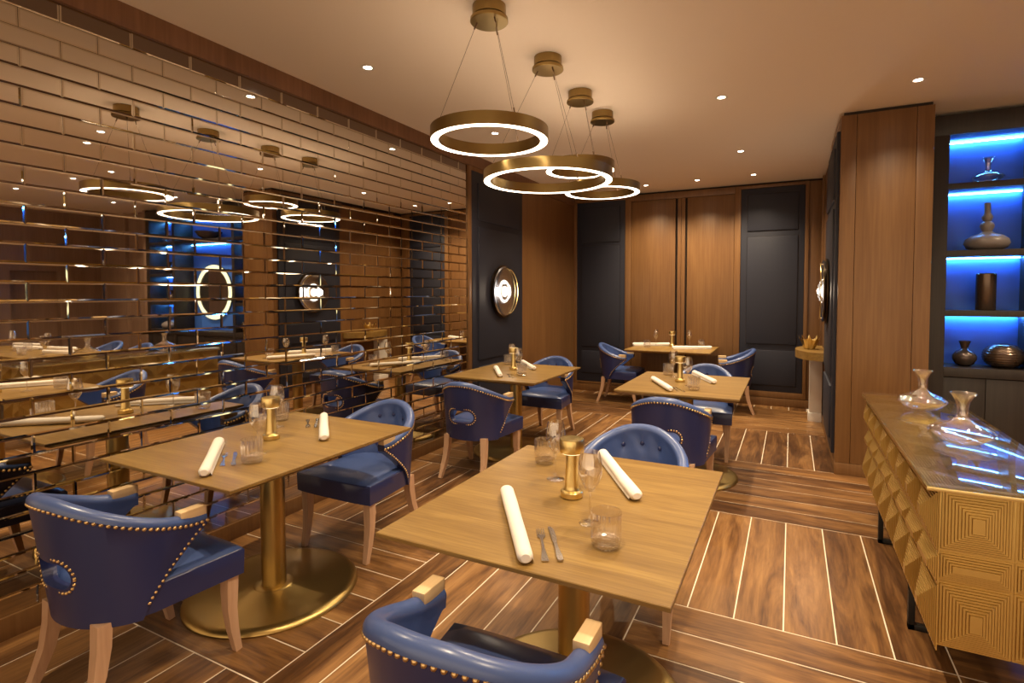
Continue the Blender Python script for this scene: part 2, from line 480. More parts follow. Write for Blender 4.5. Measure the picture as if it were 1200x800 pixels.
# ================================================================ CHAIR
def make_chair():
    root = empty('dining_chair')
    # ---- horseshoe shell
    path = []; NS, NA = 14, 52
    for k in range(NS): path.append((.262 + .008 * k / NS, .14 - .17 * k / NS))
    for k in range(NA + 1):
        t = PI * k / NA
        path.append((.270 * math.cos(t), -.03 - .270 * math.sin(t) if 0 < k < NA else -.03))
    for k in range(NS - 1, -1, -1): path.append((-.262 - .008 * k / NS, .14 - .17 * k / NS))
    n = len(path)
    cum = [0]
    for i in range(1, n): cum.append(cum[-1] + math.dist(path[i], path[i - 1]))
    tot = cum[-1]
    def sm(x): x = max(0, min(1, x)); return x * x * (3 - 2 * x)
    secs = []; beads = []; edgeL = []; edgeR = []
    for i, (x, y) in enumerate(path):
        p = path[max(i - 1, 0)]; q = path[min(i + 1, n - 1)]
        tx, ty = q[0] - p[0], q[1] - p[1]; L = math.hypot(tx, ty); nx, ny = -ty / L, tx / L
        if nx * x + ny * (y + .03) < 0: nx, ny = -nx, -ny
        a = min(cum[i], tot - cum[i]) / (tot / 2)
        zt = .640 + .155 * (sm((a - .02) / .98) * .75 + .25 * max(0, min(1, (a - .1) / .75)))
        zb = .325
        if y > -.09: zb = .325 + .265 * ((y + .09) / .23) ** .65
        T = .050
        sec = []
        def P(off, z):
            k = -(zt - z) * (.02 + .11 * abs(ny)) * (1 if off > -T * .9 else .75)
            o = off + k; return (x + nx * o, y + ny * o, z)
        zo = zt - .034
        for j in range(6): sec.append(P(0, zb + (zo - zb) * j / 5))
        R = .0275; cx_, cz_ = -.0265, zt - R
        for j in range(11):
            t = math.radians(-6 + (200 + 6) * j / 10)
            sec.append((x + nx * (cx_ + R * math.cos(t)), y + ny * (cx_ + R * math.cos(t)), cz_ + R * math.sin(t)))
        zi = zt - .062
        for j in range(13): sec.append(P(-T, zi + (zb - zi) * j / 12))
        secs.append(sec)
        beads.append(Vector(P(.001, zt - .036)))
        e = Vector(P(.002, zb + .012)); 
        if i < n // 2: edgeL.append(e)
        else: edgeR.append(e)
    b = MB(); rows = [[b.bm.verts.new(p) for p in s_] for s_ in secs]; m = len(rows[0])
    for A, Bq in zip(rows, rows[1:]):
        for j in range(m):
            k = (j + 1) % m
            f = b.bm.faces.new((A[j], A[k], Bq[k], Bq[j])); f.material_index = 0 if (j < 6 or j == m - 1) else 1
    b.bm.faces.new(rows[0]); b.bm.faces.new(rows[-1][::-1])
    shell = b.build('backrest', ['navy', 'blue'], root, smooth=0)
    # oblong handle hole cut through the back
    cb = MB(); hw, hh, zc = .103, .047, .515
    pts = []
    for k in range(13): t = -PI / 2 + PI * k / 12; pts.append((hw - hh * .9 + hh * math.cos(t), zc + hh * math.sin(t)))
    for k in range(13): t = PI / 2 + PI * k / 12; pts.append((-hw + hh * .9 + hh * math.cos(t), zc + hh * math.sin(t)))
    cb.prism(pts, .12, .5); cb.xform(Matrix.Rotation(PI / 2, 4, 'X'))
    cut = cb.build('cut', 'navy', smooth=0)
    md = shell.modifiers.new('b', 'BOOLEAN'); md.object = cut; md.operation = 'DIFFERENCE'; md.solver = 'EXACT'
    bpy.context.view_layer.update()
    dg = bpy.context.evaluated_depsgraph_get()
    me = D.meshes.new_from_object(shell.evaluated_get(dg)); shell.modifiers.clear(); shell.data = me
    D.objects.remove(cut)
    bm = bmesh.new(); bm.from_mesh(me)
    btn = []
    for xx in (-.105, 0, .105):
        best = min(range(n), key=lambda i: abs(path[i][0] - xx) + (9 if path[i][1] > -.1 else 0))
        s0 = Vector(secs[best][18]); btn.append((s0, Vector((-xx * 2.4, .27, .03)).normalized()))
    for v in bm.verts:
        for c, nn in btn:
            d = (v.co - c).length
            if d < .055 and (v.co - c).dot(nn) > -.02: v.co -= nn * .016 * math.exp(-(d / .024) ** 2)
    for f in bm.faces: f.smooth = True
    for e in bm.edges:
        if len(e.link_faces) != 2 or e.calc_face_angle(0) > math.radians(42): e.smooth = False
    bm.to_mesh(me); bm.free()
    # ---- nail heads
    b = MB()
    def nrm(p): v = Vector((p.x, p.y + .03 if p.y < -.03 else 0, 0)); return v.normalized()
    nails(b, beads, .0215, .0078, nrm)
    nails(b, [e for e in edgeL if e.z > .34], .0195, .006, nrm); nails(b, [e for e in edgeR if e.z > .34][::-1], .0195, .006, nrm)
    b.build('nailhead_trim', 'nail', root, smooth=60)
    b = MB(); hl = []
    def back_pt(x, z):   # point and normal of the outer surface near the back centre
        pts_ = []
        for i in range(n):
            if path[i][1] > -.12: continue
            s0 = secs[i]
            for j in range(5):
                if s0[j][2] <= z <= s0[j + 1][2]:
                    t = (z - s0[j][2]) / (s0[j + 1][2] - s0[j][2])
                    pts_.append((s0[j][0] + (s0[j + 1][0] - s0[j][0]) * t, s0[j][1] + (s0[j + 1][1] - s0[j][1]) * t)); break
        pts_.sort()
        for (xa, ya), (xb, yb) in zip(pts_, pts_[1:]):
            if xa <= x <= xb:
                t = (x - xa) / (xb - xa + 1e-9); return ya + (yb - ya) * t
        return pts_[0][1]
    for k in range(41):
        t = 2 * PI * k / 40; h2, w2 = hh + .014, hw + .014
        cxx = (hw - hh * .9) * (1 if math.cos(t) > 0 else -1)
        xx, zz = cxx + h2 * math.cos(t), zc + h2 * math.sin(t)
        hl.append((xx, back_pt(xx, zz) - .001, zz))
    nails(b, hl, .0175, .0062, lambda p: Vector((p.x * 1.6, -.27, 0)).normalized())
    b.build('nailhead_trim', 'nail', root, smooth=60)
    # ---- buttons
    for s0, nn in btn:
        b = MB(); b.lathe([(0, .010), (.007, .0085), (.0115, .003), (.0115, 0), (.008, -.003), (0, -.003)], seg=14)
        b.xform(Matrix.Translation(s0 - nn * .013) @ nn.to_track_quat('Z', 'Y').to_matrix().to_4x4())
        b.build('button', 'navy', root)
    # ---- wooden arm caps
    for sx in (-1, 1):
        b = MB(); b.box(-.0215, -.05, -.019, .0215, .05, .019, .004)
        o = b.build('arm_cap', 'arm_wood', root); o.location = (sx * .237, .092, .645); o['label'] = 'pale wooden arm cap'
    # ---- seat
    b = MB(); N = 10
    grid = {}
    def hwid(v):
        y = -.205 + v * .495
        if y > -.03: return .246 + (.276 - .246) * (y + .03) / .32
        return .246 * (max(.0, 1 - ((-.03 - y) / .1752) ** 2) ** .5 * .88 + .12)
    for i in range(N + 1):
        for j in range(N + 1):
            u, v = i / N * 2 - 1, (j / N) ** 1.25
            uu = math.copysign(abs(u) ** .9, u)
            x = uu * hwid(v); y = -.205 + v * (.495)
            e = max(abs(u) ** 6, abs(2 * v - 1) ** 8)
            y2 = y - (.012 * abs(u) ** 3 if v == 1 else 0)
            grid[i, j] = (x, y2, .443 + .026 * (1 - e) * (1 - .35 * abs(u) ** 2) - .006 * e)
    V = {k: b.bm.verts.new(p) for k, p in grid.items()}
    for i in range(N):
        for j in range(N):
            f = b.bm.faces.new((V[i, j], V[i + 1, j], V[i + 1, j + 1], V[i, j + 1])); f.material_index = 1
    ring = [(i, 0) for i in range(N)] + [(N, j) for j in range(N)] + [(i, N) for i in range(N, 0, -1)] + [(0, j) for j in range(N, 0, -1)]
    prev = [V[k] for k in ring]
    for off, z in ((.006, .430), (.004, .38), (.002, .332), (-.01, .330)):
        cur = []
        for k in ring:
            x, y, _ = grid[k]; c = Vector((x, y - .03, 0)); L = c.length; c = c * ((L + off) / L)
            cur.append(b.bm.verts.new((c.x, c.y + .03, z)))
        for q in range(len(ring)):
            r_ = (q + 1) % len(ring); b.bm.faces.new((prev[q], cur[q], cur[r_], prev[r_])).material_index = 0
        prev = cur
    b.bm.faces.new(prev)
    b.build('seat', ['navy', 'blue'], root, smooth=40)
    # ---- legs
    for sx in (-1, 1):
        b = MB(); b.tube([(sx * .238, .243, .345), (sx * .238, .240, .27), (sx * .237, .241, .19), (sx * .236, .252, .10), (sx * .236, .272, .0)], [.024, .0235, .0205, .0175, .0135], 4, True, True)
        b.build('leg', 'leg_wood', root, smooth=30)
        b = MB(); b.tube([(sx * .17, -.185, .345), (sx * .172, -.19, .26), (sx * .178, -.205, .17), (sx * .186, -.235, .08), (sx * .193, -.268, .0)], [.024, .023, .020, .017, .0135], 4, True, True)
        b.build('leg', 'leg_wood', root, smooth=30)
    return root
CH = Proto(make_chair())
g1 = 'blue leather dining chairs at the tables'
chairs = [
    (.712, 1.165, -.5, 'blue leather barrel chair seen from behind at the mirror-side table, lower left'),
    (.697, 2.49, 180, 'tufted blue leather chair facing us across the table by the mirror'),
    (2.33, 1.13, 0, 'blue leather barrel chair cut by the bottom edge, nearest the camera'),
    (2.31, 2.545, 180, 'tufted blue leather chair facing us behind the large foreground table'),
    (.690, 3.81, 0, 'navy barrel chair with handle hole, seen from behind at the table below the left sconce'),
    (.70, 5.21, 180, 'blue chair facing us beyond the table under the left wall sconce'),
    (2.245, 3.88, 0, 'navy barrel chair seen from behind, between the foreground chair and the middle right table'),
    (2.275, 5.26, 180, 'blue chair facing us beyond the middle right table'),
    (.90, 7.25, -88, 'blue chair at the left end of the far table against the back wall'),
    (2.32, 7.27, 97, 'blue chair at the right end of the far table against the back wall'),
]
for x, y, r, lab in chairs:
    CH.place((x, y, 0), math.radians(r), lab, 'chair', g1)

# ================================================================ TABLES
def make_table():
    root = empty('dining_table'); hx, hy = .4465, .537
    b = MB()
    def rect(a, c, z): return [b.bm.verts.new(p) for p in ((-a, -c, z), (a, -c, z), (a, c, z), (-a, c, z))]
    L = [rect(hx - .002, hy - .002, .75), rect(hx, hy, .748), rect(hx, hy, .737), rect(hx - .045, hy - .045, .714)]
    b.bm.faces.new(L[0])
    for p, q in zip(L, L[1:]):
        for k in range(4): b.bm.faces.new((p[k], p[(k + 1) % 4], q[(k + 1) % 4], q[k]))
    b.bm.faces.new(L[-1][::-1])
    b.build('tabletop', 'oak_top', root, smooth=20)
    MB().lathe([(0, .716), (.057, .716), (.057, .03), (0, .03)], seg=48).build('pole', 'brass_base', root)
    MB().lathe([(0, .034), (.062, .034), (.088, .036), (.093, .033), (.096, .031), (.36, .029), (.385, .026), (.398, .018), (.403, .008), (.400, 0), (0, 0)], seg=72).build('base_plate', 'brass_base', root, smooth=40)
    return root
TB = Proto(make_table())
tables = [
    (2.3108, 1.798, 0, 'large foreground oak table on a round brass pedestal'),
    (.6943, 1.821, 0, 'oak table beside the mirror wall, its brass disc base in full view'),
    (.6899, 4.508, 0, 'oak table below the left wall sconce'),
    (2.2430, 4.520, 0, 'oak table in the middle right of the room'),
    (1.589, 7.335, 90, 'far oak table standing against the back wall'),
    (5.30, 3.35, 90, 'reflected oak table behind the sideboard, the one nearer the blue shelves'),
    (6.42, 3.35, 90, 'reflected oak table behind the sideboard, the one nearer the far wall'),
]
for x, y, r, lab in tables: TB.place((x, y, 0), math.radians(r), lab, 'table', 'oak pedestal tables')
for x, lab in ((5.1, 'blue chair beyond the sideboard seen only in the mirror, right one'), (5.85, 'blue chair beyond the sideboard seen only in the mirror, left one')):
    CH.place((x, 4.15, 0), PI, lab, 'chair', g1)

# ================================================================ TABLEWARE
def P_wine():
    root = empty('wine_glass')
    MB().lathe([(0, .004), (.034, .0006), (.0352, 0), (.034, 0), (0, 0)], seg=32).build('foot', 'glass', root)
    MB().lathe([(.012, .003), (.0055, .012), (.0036, .03), (.0034, .085), (.005, .097), (.0095, .104)], seg=16).build('stem', 'glass', root)
    MB().lathe([(0, .1035), (.0095, .104), (.020, .116), (.0315, .138), (.0375, .158), (.0390, .172), (.0375, .192), (.034, .212), (.0305, .230), (.0298, .230), (.0332, .212), (.0367, .192), (.0382, .172), (.0367, .158), (.0307, .139), (.019, .118), (0, .109)], seg=40).build('bowl', 'glass', root)
    return root
def P_tumbler():
    root = empty('tumbler')
    MB().lathe([(.0405, .012), (.0425, .02), (.0435, .05), (.044, .104), (.0425, .104), (.0420, .05), (.040, .024), (0, .019)], seg=144, ribs=18, amp=.034).build('glass_wall', 'glass', root)
    MB().lathe([(0, .001), (.026, .0), (.036, .002), (.0395, .007), (.0405, .0185), (0, .0185)], seg=80, ribs=20, amp=.03).build('thick_base', 'base_glass', root, smooth=12)
    return root
def P_lamp():
    root = empty('table_lamp')
    MB().lathe([(0, .0), (.038, .0), (.041, .003), (.041, .020), (.038, .024), (.030, .026), (0, .026)], seg=48).build('base', 'brass', root)
    MB().lathe([(.030, .026), (.0265, .031), (.0245, .042), (.0215, .12), (.0205, .163)], seg=40).build('stem', 'brass', root)
    MB().lathe([(0, .162), (.040, .162), (.0435, .164), (.0445, .166), (.0445, .208), (.0425, .212), (0, .2135)], seg=48).build('lamp_head', 'brass', root)
    hd = [c for c in D.objects if c.parent == root and c.name.startswith('lamp_head')][0]
    MB().lathe([(.024, .1615), (.0385, .1615), (.0385, .1608), (.024, .1608)], seg=32, closed=True).build('light_ring', 'lamp_glow', hd)
    return root
def P_napkin():
    root = MB(); R = .0215; L = .25; seg = 28
    rings = []
    st = [(-L, .6), (-L, .97), (-L + .004, 1), (-L * .5, 1.02), (0, .97), (L * .5, 1.01), (L - .004, 1), (L, .97), (L, .6)]
    for i, (y, k) in enumerate(st):
        ring = []
        for s_ in range(seg):
            a = 2 * PI * s_ / seg
            r = R * k * (1 + .05 * math.sin(2 * a + y * 9))
            ring.append(root.bm.verts.new((r * math.cos(a) * 1.08, y + (0 if k > .7 else math.copysign(-.012, y)), .0205 + r * math.sin(a) * .9)))
        rings.append(ring)
    for a, c in zip(rings, rings[1:]):
        for k in range(seg): root.bm.faces.new((a[k], a[(k + 1) % seg], c[(k + 1) % seg], c[k]))
    root.bm.faces.new(rings[0][::-1]); root.bm.faces.new(rings[-1])
    # loose outer flap of the rolled cloth
    fl = []
    for y in (-L, -L * .3, L * .4, L):
        fl.append([root.bm.verts.new((.0215 + .002 * k, y, .016 - .0055 * k + .001 * math.sin(y * 30))) for k in range(3)])
    for a, c in zip(fl, fl[1:]):
        for k in range(2): root.bm.faces.new((a[k], a[k + 1], c[k + 1], c[k]))
    o = root.build('rolled_napkin', 'cloth', smooth=50); return o
def flat(outl, z0, z1):
    b = MB(); b.prism(outl, z0, z1); return b
def P_fork():
    b = MB()
    hnd = [(-.0105, -.1), (-.009, -.105), (.009, -.105), (.0105, -.1), (.0085, -.075), (.004, -.03), (.0032, .02), (.005, .032), (.0115, .042), (.0118, .056), (-.0118, .056), (-.0115, .042), (-.005, .032), (-.0032, .02), (-.004, -.03), (-.0085, -.075)]
    b.prism(hnd, .001, .0038)
    for k in range(4):
        x = -.0102 + k * .0068; b.prism([(x - .0016, .055), (x + .0016, .055), (x + .0010, .1), (x - .0010, .1)], .001, .0034)
    bmesh.ops.bevel(b.bm, geom=[e for e in b.bm.edges if e.calc_length() > .02], offset=.0006, segments=1, affect='EDGES')
    return b.build('fork', 'cutlery', smooth=30)
def P_knife():
    root = empty('table_knife')
    b = MB(); b.prism([(-.0085, -.108), (0, -.113), (.0085, -.108), (.0088, -.09), (.0052, -.04), (.0055, 0), (-.0055, 0), (-.0052, -.04), (-.0088, -.09)], .0008, .0065)
    bmesh.ops.bevel(b.bm, geom=list(b.bm.edges), offset=.0014, segments=2, affect='EDGES')
    b.build('handle', 'cutlery', root)
    MB().prism([(-.0048, .001), (.0055, .001), (.0095, .02), (.0098, .075), (.006, .098), (-.001, .107), (-.0066, .105), (-.0062, .02)], .0025, .0040).build('blade', 'cutlery', root, smooth=20)
    return root
W, T, LP, NK, FK, KN = Proto(P_wine()), Proto(P_tumbler()), Proto(P_lamp()), Proto(P_napkin()), Proto(P_fork()), Proto(P_knife())
H = .7505
def ang(x0, y0, x1, y1): return math.atan2(y1 - y0, x1 - x0) - PI / 2
def napkin(x0, y0, x1, y1, lab, sc=1):
    NK.place(((x0 + x1) / 2, (y0 + y1) / 2, H), ang(x0, y0, x1, y1), lab, 'napkin', 'rolled white napkins on the tables')
TN = {'fg': 'the large foreground table', 'mw': 'the table beside the mirror wall', 'sc': 'the table under the left sconce', 'mr': 'the middle right table', 'far': 'the far table by the back wall'}
def setting(key, lamp, wines, tumb, naps, forks=(), knives=()):
    n = TN[key]
    LP.place((*lamp, H), 0, 'small brass table lamp in the middle of ' + n, 'lamp', 'brass table lamps')
    for (x, y), w in zip(wines, ('nearer', 'farther')): W.place((x, y, H), 0, '%s tulip wine glass on %s' % (w, n), 'glass', 'tulip wine glasses')
    for (x, y), w in zip(tumb, ('nearer', 'farther')): T.place((x, y, H), .1, '%s fluted tumbler on %s' % (w, n), 'glass', 'fluted tumblers')
    for a, w in zip(naps, ('nearer', 'farther')): napkin(*a, '%s rolled white napkin on %s' % (w, n))
    for (x, y, r), w in zip(forks, ('nearer', 'farther')): FK.place((x, y, H), r, '%s steel fork on %s' % (w, n), 'fork', 'steel forks')
    for (x, y, r), w in zip(knives, ('nearer', 'farther')): KN.place((x, y, H), r, '%s steel knife on %s' % (w, n), 'knife', 'steel knives')
a1 = ang(2.414, 1.312, 2.299, 1.523); a2 = ang(2.453, 1.331, 2.32, 1.548)
setting('fg', (2.298, 1.806), [(2.432, 1.622), (2.174, 1.950)], [(2.527, 1.491), (2.055, 2.113)], [(2.364, 1.29, 2.083, 1.71), (2.253, 2.30, 2.519, 1.865)],
        [(2.357, 1.418, a1)], [(2.387, 1.440, a2)])
setting('mw', (.655, 1.852), [(.808, 1.660), (.475, 2.035)], [(.908, 1.553), (.362, 2.152)], [(.879, 1.362, .548, 1.64), (.585, 2.262, .905, 1.962)],
        [(.763, 1.52, ang(.86, 1.445, .666, 1.594)), (.575, 2.155, PI + ang(.665, 2.075, .47, 2.25))], [(.795, 1.548, ang(.86, 1.48, .69, 1.61)), (.61, 2.185, PI + ang(.665, 2.087, .503, 2.252))])
setting('sc', (.625, 4.585), [(.766, 4.41), (.522, 4.745)], [(.862, 4.285), (.395, 4.90)], [(.73, 4.12, .46, 4.53), (.51, 5.02, .80, 4.66)],
        [(.755, 4.235, ang(.80, 4.15, .70, 4.3))], [(.80, 4.215, ang(.85, 4.14, .75, 4.3))])
setting('mr', (2.185, 4.57), [(2.275, 4.39), (2.085, 4.81)], [(2.348, 4.222), (2.02, 4.90)], [(2.20, 4.08, 1.972, 4.53), (2.235, 5.01, 2.44, 4.60)],
        [(2.212, 4.20, .42)], [(2.252, 4.19, .48)])
setting('far', (1.537, 7.57), [(1.32, 7.56), (1.765, 7.60)], [(1.27, 7.25), (1.92, 7.62)], [(1.03, 7.47, 1.47, 7.70), (1.62, 7.22, 2.06, 7.45)])
k = 0
far_t = 'the reflected tables behind the sideboard'
for (x, y), w in zip(((5.05, 3.2), (5.55, 3.45), (6.1, 3.3), (6.65, 3.5)), ('first', 'second', 'third', 'fourth')):
    W.place((x, y, H), 0, '%s wine glass from the right on %s' % (w, far_t), 'glass', 'tulip wine glasses')
    T.place((x + .17, y - .14, H), .3, '%s tumbler from the right on %s' % (w, far_t), 'glass', 'fluted tumblers')
    napkin(x - .2, y + .20, x + .24, y + .12, '%s napkin roll from the right on %s' % (w, far_t))

# ================================================================ PENDANTS
def pendant(x, y, zb, R, rot, lab):
    root = tag(empty('ring_pendant', (x, y, ZC)), lab, 'pendant light', 'brass ring pendants')
    z = zb - ZC; h = .062; w = .043
    rb = MB().lathe([(R, z + .0015), (R, z + h), (R - .004, z + h), (R - w + .004, z + h), (R - w, z + h), (R - w, z + .0015), (R - w + .003, z + .0015), (R - w + .003, z + .006), (R - .003, z + .006), (R - .003, z + .0015)], seg=96, closed=True).build('ring_body', 'dark_brass', root, smooth=30)
    MB().lathe([(R - .0035, z + .0055), (R - .0035, z), (R - w + .0035, z), (R - w + .0035, z + .0055)], seg=96, closed=True).build('diffuser', 'ring_light', rb)
    MB().lathe([(R - .010, z + h + .0015), (R - w + .010, z + h + .0015)], seg=96).build('fill_strip', 'ring_fill', rb, recalc=False)  # unseen glowing strip added on the ring top to brighten the ceiling
    MB().lathe([(0, -.0005), (.084, -.0005), (.085, -.052), (.05, -.053), (.05, -.062), (.095, -.063), (.096, -.078), (.093, -.081), (0, -.082)], seg=56).build('canopy', 'dark_brass', root, smooth=30)
    for k in range(3):
        a = rot + k * 2 * PI / 3; c, s_ = math.cos(a), math.sin(a)
        p0 = Vector((c * .062, s_ * .062, -.08)); p1 = Vector((c * (R - w / 2), s_ * (R - w / 2), z + h)); d = (p1 - p0).normalized()
        b = MB(); b.tube([p0, p1], .0011, 6)
        b.tube([p0, p0 + d * .035], .0045, 8); b.tube([p1 - d * .032, p1 - d * .002], .0042, 8)
        b.build('cable', 'wire', root)
pendant(1.617, 2.405, 2.252, .298, math.radians(205), 'brass ring pendant nearest the camera, upper left of the cluster')
pendant(1.642, 3.080, 2.171, .396, math.radians(200), 'largest and lowest brass ring pendant, second from the camera')
pendant(1.622, 3.701, 2.360, .246, math.radians(195), 'smallest brass ring pendant, partly behind the largest ring')
pendant(1.626, 4.200, 2.287, .298, math.radians(200), 'farthest brass ring pendant, lowest right in the picture')

# ================================================================ DOWNLIGHTS
def make_down():
    root = empty('downlight')
    MB().lathe([(.030, .0), (.043, -.0005), (.046, -.003), (.043, -.005), (.030, -.0045), (.028, -.002)], seg=36, closed=True).build('trim_ring', 'white', root)
    MB().lathe([(0, -.0022), (.024, -.0022)], seg=28).build('lens', 'lens', root, recalc=False)
    ld = D.lights.new('downlight_beam', 'SPOT'); ld.energy = 94; ld.color = (1, .79, .53); ld.spot_size = math.radians(124); ld.spot_blend = 1.; ld.shadow_soft_size = .022
    lo = D.objects.new('beam', ld); COL.objects.link(lo); lo.parent = root; lo.location = (0, 0, -.012)
    return root
DL = Proto(make_down())
down = [(.56, 2.69, 'by the mirror wall, left of the nearest ring pendant'), (.588, 4.296, 'seen through the nearest ring pendant'), (2.513, 4.277, 'right of the nearest ring pendant, mid ceiling'),
        (3.741, 4.536, 'at the far right, before the wooden pier'), (2.513, 5.971, 'right of the farthest ring, halfway to the back wall'), (1.898, 7.241, 'middle one of the row by the back wall'),
        (1.235, 7.269, 'leftmost of the row by the back wall'), (2.561, 7.217, 'rightmost of the row by the back wall'), (2.51, 2.66, 'over the foreground table, above the frame'),
        (.57, 1.10, 'above the near end of the mirror wall'), (2.51, .95, 'above the near chair'), (3.03, 2.79, 'over the aisle beside the sideboard'),
        (4.20, 3.57, 'over the far side of the sideboard'), (5.04, 3.56, 'over the reflected table nearer the shelves'), (6.5, 3.54, 'over the reflected table by the far wall'),
        (6.58, 4.77, 'before the reflected far right wall'), (5.25, 4.94, 'before the blue shelving'), (1.05, 6.1, 'between the left sconce and the far table'), (3.9, 1.2, 'above the near end of the sideboard'), (6.4, 1.2, 'at the near right of the room, out of frame')]
for x, y, w in down:
    dl = DL.place((x, y, ZC), 0, 'round recessed downlight ' + w, 'ceiling light', 'recessed ceiling downlights')
    if x == 3.741:      # dimmed circuit beside the pier
        lo = [c for c in D.objects if c.parent == dl and c.type == 'LIGHT'][0]; lo.data = lo.data.copy(); lo.data.energy = 45

# ================================================================ WALL SCONCES
def make_sconce():
    # local: disc in the xz plane, facing -y
    root = empty('wall_sconce'); R = Matrix.Rotation(PI / 2, 4, 'X')
    MB().lathe([(0, 0), (.29, 0), (.30, .008), (.30, .016), (.27, .018), (0, .018)], seg=64).xform(R).build('back_disc', 'bronze', root)
    MB().lathe([(.275, .020), (.285, .036), (.27, .045), (.22, .030), (.16, .024), (.13, .024), (.13, .0185), (.272, .0185)], seg=64, closed=True).xform(R).build('polished_dish', 'chrome', root)
    b = MB()
    prof = []
    for k in range(15):
        t = k / 14; prof.append((.150 * (1 - t), .0245 + .055 * math.sin(t * PI / 2) + .006 * math.cos(t * 30)))
    b.lathe(prof, seg=48, ribs=16, amp=.02).xform(R).build('crystal_shade', 'glass', root)
    MB().lathe([(0, .060), (.02, .058), (.040, .050), (.055, .036), (.060, .0245)], seg=40).xform(R).build('lamp_core', 'crystal_light', root)
    MB().lathe([(.10, .026), (.118, .030), (.125, .026)], seg=40).xform(R).build('light_ring', 'crystal_light', root)
    pts = []
    for k in range(25):
        a = math.radians(-75 + 150 * k / 24); pts.append((.262 * math.cos(a) , -.062 - .0 * k, .262 * math.sin(a)))
    MB().tube(pts, .005, 8).build('crescent_bar', 'brass', root)
    for s_ in (-1, 1):
        MB().tube([(.262 * math.cos(1.2), -.03, s_ * .262 * math.sin(1.2)), (.262 * math.cos(1.2), -.062, s_ * .262 * math.sin(1.2))], .004, 8).build('bar_bracket', 'brass', root)
    ld = D.lights.new('sconce_glow', 'POINT'); ld.energy = 5; ld.color = (1, .8, .6); ld.shadow_soft_size = .05
    lo = D.objects.new('glow', ld); COL.objects.link(lo); lo.parent = root; lo.location = (0, -.13, 0)
    return root
SC = Proto(make_sconce())
SC.place((.0425, 5.44, 1.505), PI / 2, 'round polished wall sconce with lit crystal centre on the left navy panel', 'wall light', 'round crystal wall sconces')
SC.place((XP - .0425, 5.72, 1.50), -PI / 2, 'round crystal wall sconce seen edge-on beside the wooden pier', 'wall light', 'round crystal wall sconces')

# ================================================================ WALL CONSOLE + ORNAMENT
root = tag(empty('wall_console', (XP - .005, 6.82, 0)), 'half-round oak wall console on a pale pedestal behind the pier', 'console table')
pts = [(0, .47)] + [(-.285 * math.sin(PI * k / 24), .47 * math.cos(PI * k / 24)) for k in range(1, 24)] + [(0, -.47)]
b = MB(); b.prism(pts[::-1], .775, .86); b.build('console_top', 'oak_top', root, smooth=30)
b = MB(); b.box(-.13, .22, .105, -.002, .42, .774, .004); b.box(-.14, .21, 0, -.002, .43, .104, .004); b.build('pedestal', 'marble', root)
def crown():
    b = MB(); seg = 48; rows = []
    for j in range(8):
        t = j / 7; ring = []
        for i in range(seg):
            a = 2 * PI * i / seg
            spike = max(0, math.cos(a * 8)) ** 2
            r = .05 + .045 * t + .012 * t * math.cos(a * 8) + .006 * math.sin(a * 5)
            z = .14 * t * (.72 + .35 * spike) + .004
            ring.append(b.bm.verts.new((r * math.cos(a), r * math.sin(a), z)))
        rows.append(ring)
    for A, Bq in zip(rows, rows[1:]):
        for i in range(seg): b.bm.faces.new((A[i], A[(i + 1) % seg], Bq[(i + 1) % seg], Bq[i]))
    b.bm.faces.new(rows[0][::-1])
    return b.build('ornamental_bowl', 'brass', smooth=60)
tag(crown(), 'small gilded crown-shaped bowl with a spiky rim on the round console', 'ornament').location = (XP - .15, 6.80, .8605)

# ================================================================ SHELVING
root = tag(empty('shelving_unit', (3.99, 5.45, 0)), 'dark wooden wall shelving with blue-lit compartments beside the pier', 'shelves')
ox, oy = 3.99, 5.45
def LB(b, x0, y0, z0, x1, y1, z1, bev=0): b.box(x0 - ox, y0 - oy, z0, x1 - ox, y1 - oy, z1, bev)
bays = [(4.11, 4.655), (4.72, 6.17), (6.235, 6.885)]
b = MB()
LB(b, 3.99, 5.45, 2.745, 6.975, 5.79, 2.905, .002)
for x0, x1 in ((3.99, 4.11), (4.655, 4.72), (6.17, 6.235), (6.885, 6.975)): LB(b, x0, 5.45, .04, x1, 5.79, 2.744, .002)
b.build('case_frame', 'dark_wood', root)
b = MB(); LB(b, 3.99, 5.47, 0, 6.975, 5.79, .08); b.build('plinth', 'black', root)
for x0, x1 in bays:
    b = MB(); LB(b, x0, 5.768, .80, x1, 5.79, 2.745); b.build('back_panel', 'blue_back', root)
    b = MB(); LB(b, x0 - .0, 5.45, .806, x1, 5.767, .882, .002); b.build('counter_shelf', 'dark_wood', root)
    w2 = (x1 - x0) / 2
    for k in range(2):
        b = MB(); LB(b, x0 + w2 * k + .002, 5.462, .085, x0 + w2 * (k + 1) - .002, 5.485, .80, .002); b.build('cabinet_door', 'dark_wood', root)
    zs = [2.335, 1.80, 1.318] if x1 - x0 < 1 else [2.335]
    for z in zs:
        b = MB(); LB(b, x0, 5.455, z - .024, x1, 5.767, z + .024, .002); b.build('shelf', 'dark_wood', root)
    for z in [2.740] + [q - .0255 for q in zs]:
        b = MB(); LB(b, x0 + .01, 5.735, z - .007, x1 - .01, 5.749, z); b.build('led_strip', 'led', root)
